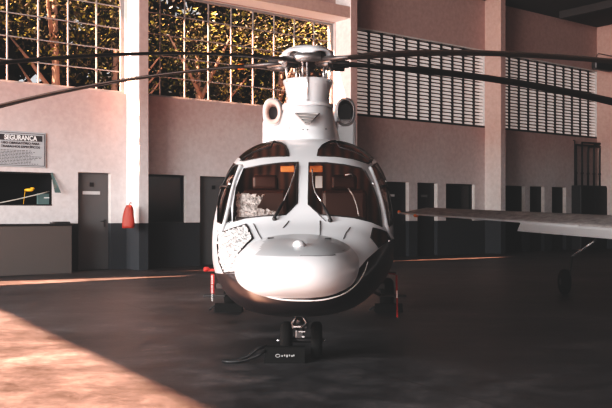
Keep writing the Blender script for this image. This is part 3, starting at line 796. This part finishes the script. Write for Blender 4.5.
for b in range(5):
    a = math.pi/2 + 2*math.pi*b/5
    dr = Vector((math.cos(a), math.sin(a), 0)); tg = Vector((-math.sin(a), math.cos(a), 0)); up = Vector((0,0,1))
    R_ = lambda r: tl(dr*r)+Vector((0,0,droop(r)))
    u_, v_ = TI@tg, TI@up
    rg = []
    N_ = 26
    for k in range(N_+1):
        r = .80 + (5.7-.80)*k/N_; ch = .10+(.345-.10)*min(1, max(0, (r-.80)/.55)); tk = .055 if r < 1.0 else .034
        pit = math.radians(-4); cu, su = math.cos(pit), math.sin(pit); c = R_(r)
        prof = [(.5,0),(.42,.45),(.2,.5),(-.1,.42),(-.5,.03),(-.5,-.03),(-.1,-.30),(.2,-.45),(.42,-.42)]
        rg.append([c + (u_*cu+v_*su)*(x*ch) + (v_*cu-u_*su)*(z*tk) for x, z in prof])
    bo = MB().rings(rg).build('rotor_blade', M['blade'], heli)
    # sleeve, cuff, damper
    mb = MB(); mb.tube([R_(.20), R_(.34), R_(.52)], [.055,.05,.045], 12); mb.build('blade_sleeve', M['steel'], bo)
    mb = MB()
    for sgn in (-1,1): mb.tube([R_(.30)+u_*.075*sgn, R_(.55)+u_*.055*sgn, R_(.86)+u_*.03*sgn], [.022,.026,.02], 8)
    mb.build('blade_fork', M['darksteel'], bo)
    mb = MB(); mb.tube([R_(.24)-v_*.05, R_(.46)-v_*.05], .04, 10); mb.sphere(R_(.27)+v_*.02, (.06,.06,.05)); mb.build('lead_lag_damper', M['darksteel'], bo)
    # pitch link
    pl = MB(); q = TI@(dr*.25+tg*.11)
    pl.tube([tl((0,0,-.22))+q*.9, tl((0,0,-.02))+q], .014, 8); pl.sphere(tl((0,0,-.02))+q, .024, 10, 8); pl.tube([tl((0,0,-.02))+q, R_(.30)+u_*.08], .018, 8)
    pl.build('pitch_link', M['chrome'], heli)
    if b == 1: MB().tube([R_(.84), R_(.92)], .036, 12).build('orange_band', M['orange'], bo)
# scissor links in front of the mast
for x, z0, z1 in ((-.24,2.78,3.0),(-.13,2.78,2.98),(.19,2.78,2.98),(.27,2.78,3.0),(0.0,2.50,2.99)):
    MB().tube([(x, TY-.42 if x == 0 else TY-.28, z0), (x, TY-.42 if x == 0 else TY-.26, z1)], .012, 8).build('control_rod', M['chrome'], heli)
mb = MB(); rn = random.Random(11)
for k in range(16):
    a = math.pi+k/15*math.pi; rr_ = .17; p = Vector((rr_*1.1*math.cos(a), TY+rr_*math.sin(a), 2.86+.04*math.sin(k*2.2)))
    mb.sphere(p, rn.uniform(.02,.035), 8, 6)
mb.build('hub_linkage', M['bronze'], heli)
# front facing hub drum
MB().tube([tl((-.155,-.33,.03)), tl((-.12,-.33,.03)), tl((.16,-.33,.03))], [.03,.055,.055], 20).build('hub_drum', M['steel'], heli)

# tail: fin with ducted fan, stabiliser
mb = MB(); fr = []
for z, y0, y1 in ((1.35,9.9,11.3),(1.9,9.7,11.6),(2.4,10.4,11.9),(3.1,11.2,12.3),(3.6,11.7,12.6)):
    fr.append([(.09*math.sin(t)*(1 if 1 else 0), (y0+y1)/2+(y1-y0)/2*math.cos(t), z) for t in [2*math.pi*k/24 for k in range(24)]])
mb.rings(fr).build('tail_fin', M['cloud_white'], heli)
mb = MB(); mb.rings([[(x, 9.6+.28*math.cos(t), 1.86+.025*math.sin(t)) for t in [2*math.pi*k/16 for k in range(16)]] for x in (-1.3,0,1.3)]).build('stabiliser', M['cloud_white'], heli)

# landing gear
def wheel(c, r, w, parent, name='wheel'):
    c = Vector(c); mb = MB()
    mb.lathe(c-Vector((w/2,0,0)), (1,0,0), [(0,r*.55),(0,r*.80),(w*.12,r*.94),(w*.3,r),(w*.7,r),(w*.88,r*.94),(w,r*.80),(w,r*.55)], 32)
    o = mb.build(name, M['rubber'], parent)
    MB().lathe(c-Vector((w*.52,0,0)), (1,0,0), [(0,r*.2),(w*.08,r*.5),(w*.96,r*.5),(w*1.04,r*.2)], 20).build('wheel_hub', M['darksteel'], o)
    return o
for x in (-.12, .135): wheel((x,.18,.155), .155, .095, heli, 'nose_wheel')
mb = MB(); mb.tube([(0,-.05,.52),(0,-.02,.36)], .045, 14); mb.tube([(0,-.02,.40),(0,.18,.20)], .032, 14); mb.tube([(-.17,.18,.155),(.19,.18,.155)], .022, 10)
mb.tube([(0,-.06,.42),(.06,-.10,.34),(0,-.03,.26)], .014, 8); mb.tube([(0,-.06,.42),(-.06,-.10,.33),(0,-.03,.26)], .014, 8); mb.box((0,-.03,.30), (.13,.07,.035), None, .006); mb.box((0,-.06,.24), (.07,.05,.07), None, .01)
ng = mb.build('nose_gear_strut', M['darksteel'], heli)
sp_ = MB()
for p in ((-.185,.15,.155),(.20,.15,.155)): sp_.sphere(p, (.016,.012,.010), 8, 6)
sp_.box((.02,-.10,.265), (.05,.008,.008)); sp_.box((-.02,-.10,.305), (.06,.008,.01)); sp_.box((.03,-.105,.225), (.02,.01,.012)); sp_.build('axle_cap', M['chrome'], ng)
p = at(298, 313, -.12); MB().box(p, (.045,.05,.045), None, .006).build('landing_light', mat('lamp_white', (.9,.9,.9), .3), heli)
for x, y, hh in ((249,308,.03),(267,311,.045),(333,311.5,.05),(337,311,.05),(354,306,.03),(312,312,.02)):
    d = at(x, y, .0); MB().tube([d+Vector((0,0,.05)), d-Vector((0,0,hh*.4))], .009, 8).build('belly_antenna', M['chrome'], heli)
for sx in (-1, 1):
    x = sx*1.0
    wl_ = wheel((x, 3.85, .20), .20, .16, heli, 'main_wheel')
    mb = MB(); mb.tube([(sx*.70,3.6,.55),(sx*.86,3.8,.36),(x,3.85,.20)], .04, 10); mb.build('main_gear_strut', M['darksteel'], heli)
    # sponson
    # boarding step bar
    x0, x1 = ((204,226) if sx < 0 else (381,406))
    a_, b_ = at(x0, 295.5, 1.5), at(x1, 295.5, 1.5)
    mb = MB(); mb.box((a_+b_)/2, ((b_-a_).length, .10, .022), None, .006); q = b_ if sx < 0 else a_
    mb.tube([q, q+Vector((-sx*.06,0,.03)), q+Vector((-sx*.20,0,.09))], .014, 8)
    mb.build('boarding_step', M['black'], heli)
    # pitot with red cover
    xa, xb = ((205,222) if sx < 0 else (373,396))
    a_, b_ = at(xa, 270.5, .95), at(xb, 272 if sx < 0 else 273, .95)
    mb = MB(); mb.tube([b_ if sx < 0 else a_, a_ if sx < 0 else b_], .008, 8); mb.build('pitot_probe', M['darksteel'], heli)

# red remove-before-flight streamers (hang on the pitot probes: things of their own)
for sx, xt, yt, yb, w_ in ((-1, 212.5, 274, 293.5, .034), (1, 396.5, 275, 317.5, .018)):
    top = HM @ at(xt, yt, .95); bot = HM @ at(xt+(0 if sx < 0 else .8), yb, .95)
    nm = 'left' if sx < 0 else 'right'
    lab = 'short red remove-before-flight streamer on the probe beside the silver foil' if sx < 0 else 'long thin red streamer hanging from the probe on the shaded side of the nose'
    r = empty('warning_streamer', top, label=lab, cat='streamer')
    xa, xb, ya = ((204,223,270.5) if sx < 0 else (374,395.5,273))
    a_, b_ = HM@at(xa, ya-.5, .95), HM@at(xb, ya+1, .95)
    mb = MB(); mb.tube([a_-top, (a_+b_)/2-top+Vector((0,0,.005)), b_-top], [.014,.012,.012] if sx < 0 else [.008,.008,.008], 10)
    if sx < 0: mb.sphere(HM@at(206.5,269,.95)-top, (.03,.03,.022), 12, 8)
    mb.build('probe_cover', M['red'], r)
    mb = MB(); nseg = 12
    L_ = [[], []]
    for k in range(nseg+1):
        t = k/nseg; c = Vector((0,0,0)).lerp(bot-top, t); ww = w_/2; wob = .012*math.sin(t*7)
        L_[0].append(c+Vector((-ww, wob, 0))); L_[1].append(c+Vector((ww, wob*.4, 0)))
    for k in range(nseg): mb.quad([L_[0][k], L_[1][k], L_[1][k+1], L_[0][k+1]])
    rb_ = mb.build('ribbon', M['red'], r)
    if sx < 0:
        TRn = Matrix(((0,1,0),(0,0,-1),(-1,0,0)))   # text runs downwards, faces the camera
        text('ribbon_text', 'REMOVE BEFORE FLIGHT', .022, Vector((-.010,-.016,-.012)), Matrix((Vector((0,0,-1)), Vector((1,0,0)), Vector((0,-1,0)))).transposed(), M['white'], rb_, ext=.0005)
    else:
        MB().box((bot-top)*.45+Vector((0,-.012,0)), (.012,.002,.07)).build('ribbon_mark', M['white'], rb_)

# wheel chock with its rope in front of nose wheel
cp = Vector((-.205, 6.86, 0))
r = empty('wheel_chock', (cp.x+.03, cp.y, 0), label='black rubber wheel chock with small pale markings in front of the nose wheels', cat='chock')
mb = MB(); pr = [(-.085,0),(.085,0),(.05,.125),(-.05,.125)]
mb.rings([[(x, y, z) for y, z in pr] for x in (-.165,-.16,.16,.165)], smooth=False); mb.build('body', M['rubber'], r)
mb = MB(); ln = Matrix.Rotation(-.27, 3, 'X')
mb.tube([(-.055+.018*math.cos(t), -.078-.002, .062+.012*math.sin(t)) for t in [2*math.pi*k/12 for k in range(12)]], .003, 5, closed=True)
for k, x in enumerate((-.02,.0,.02,.04,.06,.075)): mb.box((x, -.078, .06+(.004 if k % 2 else 0)), (.011,.004,.014 if k != 2 else .02))
mb.build('marking', mat('chock_marking', (.35,.35,.35), .7), r)
mb = MB(); mb.tube([(-.15,.02,.125),(-.22,-.0,.11),(-.30,-.03,.05),(-.40,-.04,.016),(-.47,-.05,.014),(-.50,-.07,.014),(-.46,-.09,.014),(-.38,-.09,.016),(-.30,-.08,.03),(-.22,-.07,.06),(-.16,-.06,.10)], .012, 8); mb.build('rope_handle', M['black'], r)

# thing by main wheel: chock
for sx in (-1, 1):
    p = HM @ Vector((sx*1.0, 3.55, 0)); r = empty('wheel_chock', p, label='small dark chock wedged against the %s main wheel' % ('left' if sx < 0 else 'right'), cat='chock')
    mb = MB(); mb.rings([[(x, y, z) for y, z in ((-.09,0),(.09,0),(.04,.10),(-.04,.10))] for x in (-.17,.17)], smooth=False); mb.build('body', M['rubber'], r)
    mb = MB(); mb.tube([(-.12,0,.09),(-.2,-.03,.06),(-.24,-.02,.02)], .012, 8); mb.build('rope_handle', M['black'], r)

# ------------------------------------------------------------------ light aircraft wing, right
air = empty('light_aircraft', (8.6, 10.2, 0), label='light aircraft whose dusty grey wing reaches in from the right edge', cat='aircraft'); L = Vector(air.location)
def wp(t, c, up_=0):            # t 0 tip -> 1 root ; c 0 near edge (trailing) -> 1 far edge
    tip = Vector((1.62, 14.6, 1.235)); root = Vector((6.2, 9.2, .86)); ch = .75+.60*t
    p = tip.lerp(root, t); return p + Vector((.55, .83, .055))*ch*c + Vector((0,0,up_))
rg = []
for k in range(21):
    t = k/20; th = .10+.10*t
    prof = [(0,0),(.15,.25),(.4,.62),(.7,.85),(.9,.6),(1,.1),(.97,-.25),(.7,-.38),(.3,-.2)]
    if k == 0: th = .02
    rg.append([wp(t, c, z*th)-L for c, z in prof])
wing = MB().rings(rg).build('wing', [M['wingw'], M['wingtop']], air)
for p in wing.data.polygons:
    if p.normal.z > .3: p.material_index = 1
MB().tube([wp(t/20, -.005, .0)-L for t in range(0, 11)], .016, 6).build('trailing_strip', M['wingw'], air)
rg = []
for k in range(13):
    t = .36+.60*k/12; rg.append([wp(t,0,.0)-L, wp(t,-.02,-.03)-L, wp(t,-.15,-.125)-L, wp(t,-.14,-.135)-L, wp(t,.03,-.04)-L])
MB().rings(rg, smooth=False).build('flap', M['wingw'], air)
MB().sphere(wp(.0,.05,.02)-L, (.035,.05,.03), 10, 8).build('navigation_light', M['orange'], air); MB().sphere(wp(.06,.0,-.02)-L, (.05,.03,.03), 10, 8).build('navigation_light', M['orange'], air)
# gear: strut and wheel under the wing
g0 = wp(.82,.5,-.05)-L
g1 = Vector((4.15, 12.0, .42))-L; 
mb = MB(); mb.tube([Vector((4.30,12.3,.84))-L, Vector((4.04,12.6,.57))-L], .018, 8); mb.build('gear_leg', M['chrome'], air); MB().tube([Vector((4.04,12.6,.57))-L, Vector((3.98,12.62,.2))-L], .022, 8).build('gear_strut', M['black'], air)
wheel(Vector((3.93,12.62,.19))-L, .19, .12, air, 'gear_wheel')
# fuselage out of frame to the right
rg = []
for y, w_, z, hh in ((-2.6,.25,1.3,.25),(-2.2,.45,1.3,.42),(-1,.55,1.35,.55),(.5,.58,1.45,.72),(1.8,.5,1.45,.6),(3.6,.25,1.5,.3),(5.4,.1,1.55,.15)):
    rg.append([(w_*math.cos(t), y, z+hh*math.sin(t)) for t in [2*math.pi*k/24 for k in range(24)]])
MB().rings(rg).build('fuselage', M['wingw'], air)
mb = MB(); mb.tube([(0,-1.9,1.0),(0,-2.0,.4),(0,-2.0,.18)], .03, 8); mb.build('nose_gear', M['steel'], air); wheel((0,-2.0,.18), .18, .1, air, 'gear_wheel')
wheel((.9,.6,.19), .19, .12, air, 'gear_wheel'); MB().tube([(.3,.5,.9),(.9,.6,.19)], .03, 8).build('gear_leg', M['steel'], air)

# ------------------------------------------------------------------ light
w = bpy.data.worlds.new('sky'); sc.world = w; w.use_nodes = True
bg = w.node_tree.nodes['Background']; bg.inputs[0].default_value = (.93,.96,1,1); bg.inputs[1].default_value = .75
sd = bpy.data.lights.new('sun', 'SUN'); sd.energy = 125; sd.color = (1,.43,.26); sd.angle = math.radians(.6)
so = bpy.data.objects.new('sun', sd); COL.objects.link(so)
dv = Vector((hx, hy, -math.tan(el)*math.hypot(hx,hy))).normalized()
so.rotation_euler = dv.to_track_quat('-Z', 'Y').to_euler()
sd2 = bpy.data.lights.new('sky_fill', 'SUN'); sd2.energy = 1.7; sd2.color = (1,.97,.95); sd2.angle = math.radians(50)  # added soft second sun, fill standing in for low sky light
so2 = bpy.data.objects.new('sky_fill', sd2); COL.objects.link(so2); so2.rotation_euler = Vector((.33,.93,-.13)).to_track_quat('-Z','Y').to_euler()
ad = bpy.data.lights.new('open_side_fill', 'AREA'); ad.shape = 'RECTANGLE'; ad.size = 12; ad.size_y = 5; ad.energy = 5800; ad.color = (1,.97,.95)  # added fill lamp standing in for daylight from the open side
ao = bpy.data.objects.new('open_side_fill', ad); COL.objects.link(ao); ao.location = (-13,-1,3.6); ao.rotation_euler = (Vector((1,15,2.2))-ao.location).to_track_quat('-Z','Y').to_euler()
sc.view_settings.view_transform = 'Standard'; sc.view_settings.look = 'None'; sc.view_settings.exposure = 0
sc.view_settings.use_curve_mapping = True
cm = sc.view_settings.curve_mapping; cv = cm.curves[3]; cv.points[0].location = (0, .012)
for x_, y_ in ((.03,.028),(.10,.093),(.30,.33)): cv.points.new(x_, y_)
cm.update()
sc.cycles.max_bounces = 8; sc.cycles.transparent_max_bounces = 12; sc.cycles.sample_clamp_indirect = 4
